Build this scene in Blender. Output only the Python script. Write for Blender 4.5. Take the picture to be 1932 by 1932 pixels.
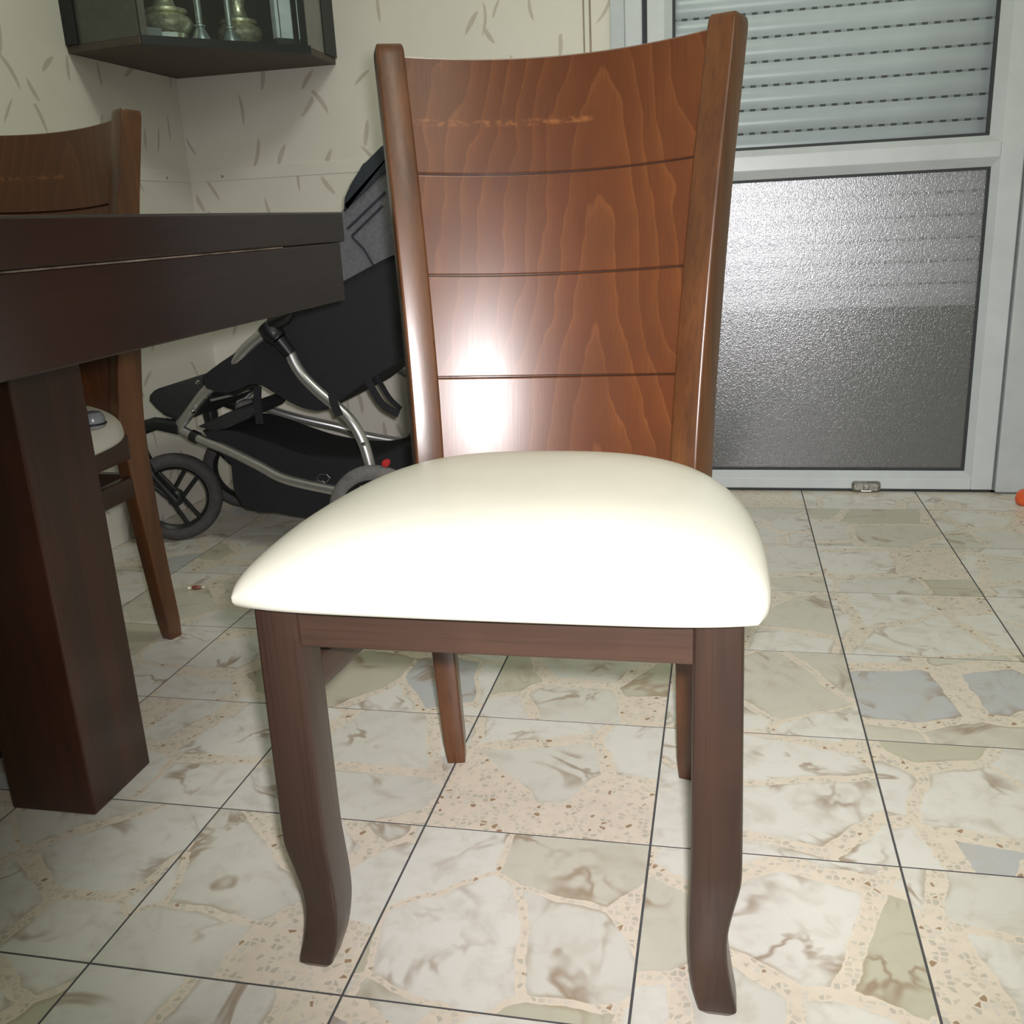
import bpy, bmesh, math, random
import numpy as np
from mathutils import Vector, Matrix

random.seed(7)
for o in list(bpy.data.objects):
    bpy.data.objects.remove(o, do_unlink=True)
scn = bpy.context.scene
COL = scn.collection

# ------------------------------------------------------------------ camera
F_PX = 1831.27
CAM = np.array([0.9838, -0.7673, 0.7720])
RIGHT = np.array([0.97717, 0.20663, -0.04892])
DOWN = np.array([0.01410, -0.29268, -0.95611])
FWD = np.array([-0.21188, 0.93361, -0.28892])
cd = bpy.data.cameras.new('camera')
cd.sensor_fit = 'HORIZONTAL'
cd.sensor_width = 36.0
cd.lens = 36.0 * F_PX / 1932.0
cd.clip_start = 0.02
cam = bpy.data.objects.new('camera', cd)
COL.objects.link(cam)
M = Matrix.Identity(4)
for i in range(3):
    M[i][0] = RIGHT[i]; M[i][1] = -DOWN[i]; M[i][2] = -FWD[i]; M[i][3] = CAM[i]
cam.matrix_world = M
scn.camera = cam

# ------------------------------------------------------------------ world, lights, exposure
w = bpy.data.worlds.new('night'); scn.world = w; w.use_nodes = True
w.node_tree.nodes['Background'].inputs[0].default_value = (0.02, 0.024, 0.03, 1)
w.node_tree.nodes['Background'].inputs[1].default_value = 0.3
vs = scn.view_settings
vs.view_transform = 'Standard'; vs.look = 'None'; vs.gamma = 1.0
vs.use_curve_mapping = False
vs.exposure = 0.0


def lamp(name, kind, loc, power, color, radius):
    l = bpy.data.lights.new(name, kind)
    l.energy = power; l.color = color
    l.shadow_soft_size = radius
    o = bpy.data.objects.new(name, l); COL.objects.link(o); o.location = loc
    return o


# the camera's own flash, just above and to the right of the lens
fl = CAM + 0.022 * RIGHT - 0.030 * DOWN + 0.012 * FWD
fo_ = lamp('camera_flash', 'SPOT', fl, 105.0, (1.0, 0.955, 0.965), 0.016)
fo_.data.spot_size = math.radians(84); fo_.data.spot_blend = 1.0
fo_.rotation_euler = Vector(FWD + 0.12 * RIGHT + 0.02 * DOWN).to_track_quat('-Z', 'Y').to_euler()
# hanging room lamp above the dining area and an added fill light behind the camera, lifting the ambient level
lamp('room_lamp', 'POINT', (0.80, 0.72, 2.12), 22.0, (0.95, 1.0, 0.85), 0.14)
lamp('rear_fill_light', 'POINT', (1.9, -1.7, 2.25), 17.0, (0.95, 1.0, 0.86), 0.25)

# ------------------------------------------------------------------ pixel -> point on something it touches


def ray(u, v):
    return RIGHT * ((u - 966) / F_PX) + DOWN * ((v - 966) / F_PX) + FWD


def at_axis(u, v, ax, val):
    d = ray(u, v)
    return CAM + d * ((val - CAM[ax]) / d[ax])


def PY(u, v, y): return at_axis(u, v, 1, y)
def PZ(u, v, z): return at_axis(u, v, 2, z)


def PP(u, v, p0, n):
    d = ray(u, v); n = np.array(n)
    return CAM + d * (((np.array(p0) - CAM) @ n) / (d @ n))


# ------------------------------------------------------------------ object helpers
def setp(o, label=None, cat=None, group=None, kind=None):
    if label: o['label'] = label
    if cat: o['category'] = cat
    if group: o['group'] = group
    if kind: o['kind'] = kind
    return o


def empty(name, loc=(0, 0, 0), rz=0.0, **kw):
    o = bpy.data.objects.new(name, None); COL.objects.link(o)
    o.empty_display_size = 0.05
    o.location = loc; o.rotation_euler = (0, 0, rz)
    return setp(o, **kw)


def finish(name, bm, mat, parent=None, smooth=False, angle=35, loc=(0, 0, 0), **kw):
    bmesh.ops.recalc_face_normals(bm, faces=bm.faces[:])
    me = bpy.data.meshes.new(name)
    bm.to_mesh(me); bm.free()
    if mat: me.materials.append(mat)
    o = bpy.data.objects.new(name, me); COL.objects.link(o)
    o.location = loc
    if parent: o.parent = parent
    if smooth:
        for p in me.polygons: p.use_smooth = True
        try:
            me.set_sharp_from_angle(angle=math.radians(angle))
        except Exception:
            pass
    return setp(o, **kw)


def add_box(bm, x0, x1, y0, y1, z0, z1, bev=0.0, seg=2):
    vs_ = [bm.verts.new(c) for c in ((x0, y0, z0), (x1, y0, z0), (x1, y1, z0), (x0, y1, z0),
                                    (x0, y0, z1), (x1, y0, z1), (x1, y1, z1), (x0, y1, z1))]
    fs = [bm.faces.new([vs_[i] for i in f]) for f in
          ((3, 2, 1, 0), (4, 5, 6, 7), (0, 1, 5, 4), (1, 2, 6, 5), (2, 3, 7, 6), (3, 0, 4, 7))]
    if bev > 0:
        es = list({e for f in fs for e in f.edges})
        bmesh.ops.bevel(bm, geom=es, offset=bev, segments=seg, profile=0.5, affect='EDGES')
    return fs


def box(name, b, mat, parent=None, bev=0.002, **kw):
    bm = bmesh.new(); add_box(bm, *b, bev=bev)
    return finish(name, bm, mat, parent, **kw)


def add_loft(bm, rings, cap=True, closed=True):
    R = [[bm.verts.new(p) for p in r] for r in rings]
    n = len(R[0])
    for a, b in zip(R[:-1], R[1:]):
        for i in range(n if closed else n - 1):
            j = (i + 1) % n
            bm.faces.new((a[i], a[j], b[j], b[i]))
    if cap:
        bm.faces.new(R[0][::-1]); bm.faces.new(R[-1])
    return R


def rrect(hx, hy, r, n=3):
    pts = []
    for cx, cy, a0 in ((hx - r, hy - r, 0), (-hx + r, hy - r, 90), (-hx + r, -hy + r, 180), (hx - r, -hy + r, 270)):
        for k in range(n + 1):
            a = math.radians(a0 + 90 * k / n)
            pts.append((cx + r * math.cos(a), cy + r * math.sin(a)))
    return pts


def add_tube(bm, path, r, n=12, cap=True):
    P = [Vector(p) for p in path]
    rr = r if isinstance(r, (list, tuple)) else [r] * len(P)
    T = []
    for i in range(len(P)):
        a = P[max(i - 1, 0)]; b = P[min(i + 1, len(P) - 1)]
        T.append((b - a).normalized())
    up = Vector((0, 0, 1)) if abs(T[0].z) < 0.9 else Vector((1, 0, 0))
    N = (up - T[0] * up.dot(T[0])).normalized()
    rings = []
    for i in range(len(P)):
        N = (N - T[i] * N.dot(T[i])).normalized()
        B_ = T[i].cross(N)
        rings.append([P[i] + (N * math.cos(2 * math.pi * k / n) + B_ * math.sin(2 * math.pi * k / n)) * rr[i] for k in range(n)])
    add_loft(bm, rings, cap)


def spline(pts, m=6):
    P = [np.array(p, float) for p in pts]
    Q = [2 * P[0] - P[1]] + P + [2 * P[-1] - P[-2]]
    out = []
    for i in range(1, len(Q) - 2):
        p0, p1, p2, p3 = Q[i - 1], Q[i], Q[i + 1], Q[i + 2]
        for k in range(m):
            t = k / m
            out.append(0.5 * (2 * p1 + (p2 - p0) * t + (2 * p0 - 5 * p1 + 4 * p2 - p3) * t * t + (3 * p1 - p0 - 3 * p2 + p3) * t ** 3))
    out.append(P[-1])
    return out


def tube(name, path, r, mat, parent=None, n=12, **kw):
    bm = bmesh.new(); add_tube(bm, path, r, n)
    return finish(name, bm, mat, parent, smooth=True, angle=50, **kw)


def add_lathe(bm, prof, n=24, axis='z', c=(0, 0, 0)):
    rings = []
    for r, h in prof:
        ring = []
        for k in range(n):
            a = 2 * math.pi * k / n
            x, y = max(r, 1e-4) * math.cos(a), max(r, 1e-4) * math.sin(a)
            p = (x, y, h) if axis == 'z' else (x, h, y)
            ring.append((p[0] + c[0], p[1] + c[1], p[2] + c[2]))
        rings.append(ring)
    add_loft(bm, rings)


def lathe(name, prof, mat, parent=None, n=24, axis='z', c=(0, 0, 0), angle=40, **kw):
    bm = bmesh.new(); add_lathe(bm, prof, n, axis, c)
    return finish(name, bm, mat, parent, smooth=True, angle=angle, **kw)


def add_prism(bm, poly, y0, y1, bev=0.0, seg=2):
    """poly: (x,z) outline extruded along y"""
    a = [bm.verts.new((x, y0, z)) for x, z in poly]
    b = [bm.verts.new((x, y1, z)) for x, z in poly]
    n = len(poly)
    fs = [bm.faces.new(a), bm.faces.new(b[::-1])]
    for i in range(n):
        j = (i + 1) % n
        fs.append(bm.faces.new((a[i], b[i], b[j], a[j])))
    if bev:
        es = list(set(fs[0].edges) | set(fs[1].edges))
        bmesh.ops.bevel(bm, geom=es, offset=bev, segments=seg, profile=0.5, affect='EDGES')


def prism(name, poly, y0, y1, mat, parent=None, bev=0.0, seg=2, smooth=True, angle=40, **kw):
    bm = bmesh.new(); add_prism(bm, poly, y0, y1, bev, seg)
    return finish(name, bm, mat, parent, smooth=smooth, angle=angle, **kw)


# ------------------------------------------------------------------ material helpers
class MT:
    def __init__(self, name):
        self.m = bpy.data.materials.new(name); self.m.use_nodes = True
        self.nt = self.m.node_tree; self.nt.nodes.clear()
        self.out = self.n('ShaderNodeOutputMaterial')

    def n(self, t, ins=None, **props):
        nd = self.nt.nodes.new(t)
        for k, v in props.items(): setattr(nd, k, v)
        for k, v in (ins or {}).items(): self.put(nd.inputs[k], v)
        return nd

    def put(self, sock, v):
        if isinstance(v, bpy.types.NodeSocket): self.nt.links.new(v, sock)
        elif isinstance(v, bpy.types.Node): self.nt.links.new(v.outputs[0], sock)
        else:
            if sock.type == 'RGBA' and len(v) == 3: v = (*v, 1)
            sock.default_value = v

    def math(self, op, a, b=None, c=None, clamp=False):
        nd = self.n('ShaderNodeMath', operation=op, use_clamp=clamp)
        for i, v in enumerate((a, b, c)):
            if v is not None: self.put(nd.inputs[i], v)
        return nd.outputs[0]

    def mix(self, fac, a, b, blend='MIX'):
        nd = self.n('ShaderNodeMix', data_type='RGBA', blend_type=blend)
        self.put(nd.inputs[0], fac); self.put(nd.inputs[6], a); self.put(nd.inputs[7], b)
        return nd.outputs[2]

    def ramp(self, fac, stops, interp='LINEAR'):
        nd = self.n('ShaderNodeValToRGB'); cr = nd.color_ramp; cr.interpolation = interp
        while len(cr.elements) < len(stops): cr.elements.new(0.5)
        for e, (p, c) in zip(cr.elements, stops):
            e.position = p
            e.color = (c, c, c, 1) if isinstance(c, (int, float)) else (*c[:3], 1)
        self.put(nd.inputs[0], fac)
        return nd.outputs[0]

    def smooth(self, x, a, b):
        nd = self.n('ShaderNodeMapRange', interpolation_type='SMOOTHSTEP')
        self.put(nd.inputs[0], x); nd.inputs[1].default_value = a; nd.inputs[2].default_value = b
        return nd.outputs[0]

    def coords(self, kind='Object', scale=(1, 1, 1), loc=(0, 0, 0), rot=(0, 0, 0)):
        tc = self.n('ShaderNodeTexCoord')
        mp = self.n('ShaderNodeMapping')
        mp.inputs['Location'].default_value = loc; mp.inputs['Rotation'].default_value = rot
        mp.inputs['Scale'].default_value = scale
        self.nt.links.new(tc.outputs[kind], mp.inputs[0])
        return mp.outputs[0]

    def noise(self, vec, scale, detail=4, rough=0.55, dist=0.0):
        nd = self.n('ShaderNodeTexNoise')
        self.put(nd.inputs['Vector'], vec)
        nd.inputs['Scale'].default_value = scale; nd.inputs['Detail'].default_value = detail
        nd.inputs['Roughness'].default_value = rough; nd.inputs['Distortion'].default_value = dist
        return nd.outputs[0]

    def bump(self, h, strength=0.3, dist=0.002):
        return self.n('ShaderNodeBump', {'Strength': strength, 'Distance': dist, 'Height': h}).outputs[0]

    def principled(self, base, rough=0.5, normal=None, **ins):
        p = self.n('ShaderNodeBsdfPrincipled')
        self.put(p.inputs['Base Color'], base); self.put(p.inputs['Roughness'], rough)
        if normal is not None: self.put(p.inputs['Normal'], normal)
        for k, v in ins.items(): self.put(p.inputs[k.replace('_', ' ')], v)
        return p

    def done(self, sh):
        self.nt.links.new(sh.outputs[0], self.out.inputs[0])
        return self.m


def simple(name, col, rough=0.5, metallic=0.0, nscale=40, namp=0.12, bump=0.0, bscale=200, **kw):
    t = MT(name)
    v = t.coords()
    n = t.noise(v, nscale, 3)
    dark = tuple(c * (1 - namp) for c in col); lite = tuple(min(1, c * (1 + namp)) for c in col)
    c = t.ramp(n, [(0.3, dark), (0.7, lite)])
    nb = t.bump(t.noise(v, bscale, 2), bump, 0.001) if bump else None
    return t.done(t.principled(c, rough, nb, Metallic=metallic, **kw))


def wood(name, dark, lite, axis='z', rough=0.3, coat=0.3, cs=1.0):
    """straight-grained stained beech, grain along the given local axis"""
    t = MT(name)
    sc = {'x': (1.2, 28, 28), 'y': (28, 1.2, 28), 'z': (28, 28, 1.2)}[axis]
    v = t.coords(scale=tuple(s * cs for s in sc))
    n1 = t.noise(v, 1.0, 5, 0.6, 0.4)
    fs = {'x': (6, 260, 260), 'y': (260, 6, 260), 'z': (260, 260, 6)}[axis]
    n2 = t.noise(t.coords(scale=fs), 1.0, 2, 0.6)
    n3 = t.noise(t.coords(), 9.0, 3)
    c = t.ramp(n1, [(0.25, dark), (0.75, lite)])
    c = t.mix(t.math('MULTIPLY', t.smooth(n2, 0.45, 0.75), 0.35), c, tuple(x * 0.55 for x in dark))
    c = t.mix(t.math('MULTIPLY', t.smooth(n3, 0.5, 0.8), 0.35), c, tuple(x * 1.25 for x in lite))
    r = t.math('ADD', t.math('MULTIPLY', n2, 0.10), rough)
    nb = t.bump(n2, 0.06, 0.0006)
    return t.done(t.principled(c, r, nb, Coat_Weight=coat, Coat_Roughness=0.22))


def panel_wood():
    t = MT('flame_veneer')
    tc = t.n('ShaderNodeTexCoord')
    sx = t.n('ShaderNodeSeparateXYZ'); t.nt.links.new(tc.outputs['Object'], sx.inputs[0])
    X, Z = sx.outputs[0], sx.outputs[2]
    lowv = t.n('ShaderNodeCombineXYZ', {'X': t.math('MULTIPLY', X, 9.0), 'Z': t.math('MULTIPLY', Z, 4.0)})
    n1 = t.noise(lowv, 1.0, 3, 0.5)
    xo = t.math('SUBTRACT', X, 0.055)
    xo = t.math('ADD', xo, t.math('MULTIPLY', t.math('SUBTRACT', n1, 0.5), 0.10))
    h = t.math('SQRT', t.math('ADD', t.math('MULTIPLY', xo, xo), 0.00035))
    f = t.math('ADD', t.math('MULTIPLY', h, 38.0), t.math('MULTIPLY', Z, 6.5))
    n2 = t.noise(t.n('ShaderNodeCombineXYZ', {'X': t.math('MULTIPLY', X, 60.0), 'Z': t.math('MULTIPLY', Z, 14.0)}).outputs[0], 1.0, 3, 0.6)
    f = t.math('ADD', f, t.math('MULTIPLY', n2, 0.35))
    fr = t.math('FRACT', f)
    fib = t.noise(t.n('ShaderNodeCombineXYZ', {'X': t.math('MULTIPLY', X, 420.0), 'Z': t.math('MULTIPLY', Z, 14.0)}).outputs[0], 1.0, 2, 0.6)
    blot = t.noise(tc.outputs['Object'], 7.0, 3)
    c = t.ramp(fr, [(0.0, (0.150, 0.050, 0.015)), (0.05, (0.098, 0.029, 0.0095)), (0.55, (0.108, 0.033, 0.0105)), (0.93, (0.126, 0.040, 0.012)), (1.0, (0.150, 0.050, 0.015))])
    c = t.mix(t.math('MULTIPLY', t.smooth(fib, 0.42, 0.75), 0.30), c, (0.050, 0.016, 0.007))
    c = t.mix(t.math('MULTIPLY', t.smooth(blot, 0.45, 0.75), 0.45), c, (0.070, 0.024, 0.010))
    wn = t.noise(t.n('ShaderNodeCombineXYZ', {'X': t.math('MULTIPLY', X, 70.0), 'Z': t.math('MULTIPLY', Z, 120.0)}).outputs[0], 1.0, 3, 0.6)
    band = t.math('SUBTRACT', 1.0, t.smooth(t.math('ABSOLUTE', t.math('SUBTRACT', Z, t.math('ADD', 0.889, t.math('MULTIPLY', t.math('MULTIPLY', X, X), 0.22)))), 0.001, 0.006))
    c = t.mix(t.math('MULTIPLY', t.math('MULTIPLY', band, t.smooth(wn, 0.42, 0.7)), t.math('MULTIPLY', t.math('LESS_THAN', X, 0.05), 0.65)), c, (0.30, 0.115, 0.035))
    r = t.math('ADD', 0.27, t.math('MULTIPLY', fib, 0.08))
    return t.done(t.principled(c, r, t.bump(fib, 0.04, 0.0005), Coat_Weight=0.20, Coat_Roughness=0.33, Specular_IOR_Level=0.42))


def terrazzo():
    """polished tile of broken marble set in cream cement; every tile shows its own cut"""
    t = MT('marble_terrazzo')
    tc = t.n('ShaderNodeTexCoord'); oi = t.n('ShaderNodeObjectInfo')
    sh = t.n('ShaderNodeVectorMath', operation='SCALE')
    cmb = t.n('ShaderNodeCombineXYZ', {'X': oi.outputs['Random'], 'Y': t.math('FRACT', t.math('MULTIPLY', oi.outputs['Random'], 37.7))})
    t.nt.links.new(cmb.outputs[0], sh.inputs[0]); sh.inputs['Scale'].default_value = 50
    add = t.n('ShaderNodeVectorMath', operation='ADD')
    t.nt.links.new(tc.outputs['Object'], add.inputs[0]); t.nt.links.new(sh.outputs[0], add.inputs[1])
    v0 = add.outputs[0]
    warp = t.n('ShaderNodeTexNoise'); t.put(warp.inputs['Vector'], v0); warp.inputs['Scale'].default_value = 14; warp.inputs['Detail'].default_value = 4
    wv = t.n('ShaderNodeVectorMath', operation='MULTIPLY_ADD')
    t.nt.links.new(warp.outputs['Color'], wv.inputs[0]); wv.inputs[1].default_value = (0.035, 0.035, 0.0); t.nt.links.new(v0, wv.inputs[2])
    v = wv.outputs[0]

    def vor(scale, feature, vec, rnd=0.95):
        nd = t.n('ShaderNodeTexVoronoi', voronoi_dimensions='2D', feature=feature)
        t.put(nd.inputs['Vector'], vec); nd.inputs['Scale'].default_value = scale; nd.inputs['Randomness'].default_value = rnd
        return nd
    S = 5.9
    big = vor(S, 'F1', v); edge = vor(S, 'DISTANCE_TO_EDGE', v)
    cs = t.n('ShaderNodeSeparateColor'); t.nt.links.new(big.outputs['Color'], cs.inputs[0])
    r1, r2, r3 = cs.outputs[0], cs.outputs[1], cs.outputs[2]
    th = t.math('ADD', 0.022, t.math('MULTIPLY', t.math('MULTIPLY', r2, r2), 0.13))
    is_slab = t.math('MULTIPLY', t.smooth(t.math('SUBTRACT', edge.outputs['Distance'], th), -0.006, 0.006), t.math('GREATER_THAN', r3, 0.06))
    # marble colour
    base = t.ramp(r1, [(0.0, (0.72, 0.705, 0.65)), (0.32, (0.66, 0.645, 0.585)), (0.50, (0.53, 0.51, 0.40)), (0.58, (0.60, 0.575, 0.49)), (0.66, (0.70, 0.685, 0.64)), (0.87, (0.50, 0.51, 0.515)), (0.93, (0.72, 0.70, 0.65))], 'CONSTANT')
    cl = t.noise(v0, 22, 5, 0.6, 0.6)
    base = t.mix(t.math('MULTIPLY', t.smooth(cl, 0.45, 0.75), 0.55), base, (0.50, 0.455, 0.38))
    vn = t.noise(v0, 7, 3, 0.55, 1.0)
    vein = t.math('SUBTRACT', 1.0, t.smooth(t.math('ABSOLUTE', t.math('SUBTRACT', vn, 0.5)), 0.0, 0.05))
    vm = t.smooth(t.noise(v0, 9, 2), 0.45, 0.66)
    base = t.mix(t.math('MULTIPLY', t.math('MULTIPLY', vein, vm), 0.75), base, (0.30, 0.20, 0.125))
    rimf = t.math('SUBTRACT', 1.0, t.smooth(t.math('SUBTRACT', edge.outputs['Distance'], th), 0.0, 0.05))
    base = t.mix(t.math('MULTIPLY', t.math('MULTIPLY', rimf, vm), 0.6), base, (0.36, 0.28, 0.18))
    # cement matrix with chips
    chip = vor(120.0, 'F1', v0); chipe = vor(120.0, 'DISTANCE_TO_EDGE', v0)
    cc = t.n('ShaderNodeSeparateColor'); t.nt.links.new(chip.outputs['Color'], cc.inputs[0])
    ccol = t.ramp(cc.outputs[0], [(0.0, (0.60, 0.55, 0.46)), (0.45, (0.52, 0.485, 0.41)), (0.72, (0.64, 0.60, 0.53)), (0.93, (0.36, 0.25, 0.16))], 'CONSTANT')
    cm = t.math('MULTIPLY', t.smooth(chipe.outputs['Distance'], 0.10, 0.2), t.math('GREATER_THAN', cc.outputs[1], 0.5))
    mat = t.mix(cm, t.ramp(t.noise(v0, 60, 3), [(0.3, (0.69, 0.605, 0.50)), (0.7, (0.75, 0.665, 0.555))]), ccol)
    lite_rim = t.math('MULTIPLY', t.smooth(t.math('SUBTRACT', th, edge.outputs['Distance']), 0.0, 0.006), t.math('SUBTRACT', 1.0, t.smooth(t.math('SUBTRACT', th, edge.outputs['Distance']), 0.008, 0.02)))
    mat = t.mix(t.math('MULTIPLY', lite_rim, 0.5), mat, (0.77, 0.68, 0.56))
    c = t.mix(is_slab, mat, base)
    r = t.math('ADD', 0.22, t.math('MULTIPLY', t.noise(v0, 30, 3), 0.16))
    return t.done(t.principled(c, r, Specular_IOR_Level=0.42))


def wallpaper(name, hx):
    """pale paper printed with scattered grey-brown feather strokes; hx = horizontal axis of the wall"""
    t = MT(name)
    tc = t.n('ShaderNodeTexCoord')
    s = t.n('ShaderNodeSeparateXYZ'); t.nt.links.new(tc.outputs['Object'], s.inputs[0])
    H = s.outputs[hx]; Z = s.outputs[2]
    v = t.n('ShaderNodeCombineXYZ', {'X': H, 'Y': Z}).outputs[0]
    mask = None
    for k, off in enumerate(((0, 0), (3.37, 7.91))):
        vo = t.n('ShaderNodeVectorMath', operation='ADD'); t.nt.links.new(v, vo.inputs[0]); vo.inputs[1].default_value = (*off, 0)
        vr = t.n('ShaderNodeTexVoronoi', voronoi_dimensions='2D'); t.nt.links.new(vo.outputs[0], vr.inputs['Vector'])
        vr.inputs['Scale'].default_value = 7.0
        d = t.n('ShaderNodeVectorMath', operation='SUBTRACT'); t.nt.links.new(vo.outputs[0], d.inputs[0]); t.nt.links.new(vr.outputs['Position'], d.inputs[1])
        cs = t.n('ShaderNodeSeparateColor'); t.nt.links.new(vr.outputs['Color'], cs.inputs[0])
        ang = t.math('MULTIPLY', t.math('SUBTRACT', cs.outputs[0], 0.42), 1.7)
        rot = t.n('ShaderNodeVectorRotate', rotation_type='Z_AXIS'); t.nt.links.new(d.outputs[0], rot.inputs['Vector']); t.put(rot.inputs['Angle'], ang)
        ds = t.n('ShaderNodeSeparateXYZ'); t.nt.links.new(rot.outputs[0], ds.inputs[0])
        bend = t.math('MULTIPLY', t.math('MULTIPLY', ds.outputs[1], ds.outputs[1]), t.math('MULTIPLY', t.math('SUBTRACT', cs.outputs[1], 0.5), 8.0))
        ex = t.math('DIVIDE', t.math('ADD', ds.outputs[0], bend), t.math('ADD', 0.0035, t.math('MULTIPLY', cs.outputs[2], 0.004)))
        ey = t.math('DIVIDE', ds.outputs[1], t.math('ADD', 0.028, t.math('MULTIPLY', cs.outputs[1], 0.020)))
        rr = t.math('ADD', t.math('MULTIPLY', ex, ex), t.math('MULTIPLY', ey, ey))
        m = t.math('SUBTRACT', 1.0, t.smooth(rr, 0.6, 1.15))
        m = t.math('MULTIPLY', m, t.math('GREATER_THAN', cs.outputs[2], 0.12 if k == 0 else 0.45))
        mask = m if mask is None else t.math('MAXIMUM', mask, m)
    br = t.noise(t.n('ShaderNodeCombineXYZ', {'X': t.math('MULTIPLY', H, 300.0), 'Y': t.math('MULTIPLY', Z, 60.0)}).outputs[0], 1, 2)
    mask = t.math('MULTIPLY', mask, t.math('ADD', 0.42, t.math('MULTIPLY', br, 0.4)))
    bg = t.ramp(t.noise(v, 6, 4), [(0.3, (0.71, 0.685, 0.615)), (0.7, (0.745, 0.715, 0.65))])
    c = t.mix(mask, bg, (0.42, 0.36, 0.30))
    nb = t.bump(t.noise(tc.outputs['Object'], 350, 2), 0.12, 0.001)
    return t.done(t.principled(c, 0.62, nb, Specular_IOR_Level=0.3))


def frosted():
    t = MT('frosted_glass')
    v = t.coords()
    n1 = t.noise(v, 330, 1, 0.5)
    n2 = t.noise(v, 120, 2, 0.5)
    h = t.math('ADD', n1, t.math('MULTIPLY', n2, 0.6))
    nb = t.bump(h, 0.45, 0.0016)
    gl = t.n('ShaderNodeBsdfGlossy', {'Color': (0.95, 0.97, 1.0), 'Roughness': 0.25, 'Normal': nb})
    tr = t.n('ShaderNodeBsdfTransparent', {'Color': (0.91, 0.91, 0.92)})
    df = t.n('ShaderNodeBsdfDiffuse', {'Color': (0.30, 0.31, 0.32), 'Normal': nb})
    a = t.n('ShaderNodeMixShader', {0: 0.11}); t.nt.links.new(tr.outputs[0], a.inputs[1]); t.nt.links.new(df.outputs[0], a.inputs[2])
    fr = t.n('ShaderNodeFresnel', {'IOR': 1.5, 'Normal': nb})
    b = t.n('ShaderNodeMixShader', {0: t.math('MULTIPLY', fr.outputs[0], 3.4, clamp=True)})
    t.nt.links.new(a.outputs[0], b.inputs[1]); t.nt.links.new(gl.outputs[0], b.inputs[2])
    return t.done(b)


def clear_glass(name='clear_glass', tint=(0.93, 0.95, 0.95)):
    t = MT(name)
    gl = t.n('ShaderNodeBsdfGlossy', {'Color': (1, 1, 1), 'Roughness': 0.03})
    tr = t.n('ShaderNodeBsdfTransparent', {'Color': tint})
    fr = t.n('ShaderNodeFresnel', {'IOR': 1.45})
    b = t.n('ShaderNodeMixShader', {0: fr.outputs[0]})
    t.nt.links.new(tr.outputs[0], b.inputs[1]); t.nt.links.new(gl.outputs[0], b.inputs[2])
    return t.done(b)


M_panel = panel_wood()
M_woodz = wood('beech_upright', (0.046, 0.018, 0.009), (0.140, 0.052, 0.016), 'z', 0.27)
M_legz = wood('dark_beech_leg', (0.025, 0.0145, 0.0110), (0.052, 0.026, 0.0175), 'z', 0.32)
M_legx = wood('dark_beech_rail', (0.034, 0.0195, 0.015), (0.062, 0.033, 0.0225), 'x', 0.32)
M_legy = wood('dark_beech_side', (0.030, 0.0165, 0.0125), (0.062, 0.030, 0.020), 'y', 0.32)
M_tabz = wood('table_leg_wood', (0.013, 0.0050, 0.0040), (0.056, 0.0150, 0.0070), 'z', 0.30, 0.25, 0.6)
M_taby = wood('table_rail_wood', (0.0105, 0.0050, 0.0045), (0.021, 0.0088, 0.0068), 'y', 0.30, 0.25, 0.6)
M_tile = terrazzo()
M_grout = simple('grey_grout', (0.075, 0.075, 0.08), 0.9)
M_wpx = wallpaper('feather_wallpaper_back', 0)
M_wpy = wallpaper('feather_wallpaper_side', 1)
M_plaster = simple('white_plaster', (0.74, 0.73, 0.68), 0.8, nscale=8, namp=0.05)
M_alu = simple('white_aluminium', (0.61, 0.65, 0.685), 0.34, nscale=12, namp=0.05)
M_alu2 = simple('grey_white_aluminium', (0.53, 0.57, 0.60), 0.38, nscale=12, namp=0.06)
M_gasket = simple('dark_rubber_gasket', (0.03, 0.034, 0.04), 0.6)
M_groove = simple('grey_seal', (0.16, 0.165, 0.17), 0.7)
M_black = simple('black_plastic', (0.010, 0.011, 0.013), 0.35)
M_fabric = simple('black_canvas', (0.010, 0.011, 0.014), 0.85, nscale=300, namp=0.3, bump=0.4, bscale=900)
M_pad = simple('dark_grey_pad', (0.022, 0.024, 0.026), 0.8, nscale=200, namp=0.2, bump=0.3, bscale=700)
M_greyfab = simple('grey_canvas', (0.12, 0.12, 0.135), 0.9, nscale=120, namp=0.15, bump=0.3, bscale=800)
M_bluefab = simple('blue_black_canvas', (0.018, 0.024, 0.034), 0.8, nscale=200, namp=0.2)
M_rubber = simple('grey_black_rubber', (0.060, 0.057, 0.058), 0.75, nscale=60, namp=0.2)
M_dusty = simple('dusty_grey_rubber', (0.16, 0.155, 0.15), 0.8, nscale=60, namp=0.2)
M_tubing = simple('satin_aluminium_tube', (0.55, 0.55, 0.55), 0.34, 0.85, nscale=30, namp=0.06)
M_steel = simple('bright_steel', (0.75, 0.75, 0.75), 0.15, 1.0)
M_dull = simple('dull_steel', (0.36, 0.36, 0.34), 0.4, 0.9, nscale=120, namp=0.3)
M_vinyl = simple('cream_vinyl', (0.70, 0.69, 0.60), 0.40, nscale=15, namp=0.03, bump=0.10, bscale=700)
M_frost = frosted()
M_clear = clear_glass()
M_cabglass = clear_glass('cabinet_glass', (0.90, 0.94, 0.93))
M_cab = simple('black_lacquer', (0.010, 0.013, 0.015), 0.5)
M_cabside = simple('dark_green_grey_lacquer', (0.085, 0.090, 0.078), 0.34)
M_cabgrey = simple('grey_lacquer_edge', (0.17, 0.165, 0.15), 0.35)
M_cabfloor = simple('brown_board', (0.075, 0.058, 0.046), 0.6)
M_silver = simple('tarnished_silver', (0.80, 0.74, 0.56), 0.30, 0.75, nscale=90, namp=0.35, bump=0.6, bscale=160)
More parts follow.
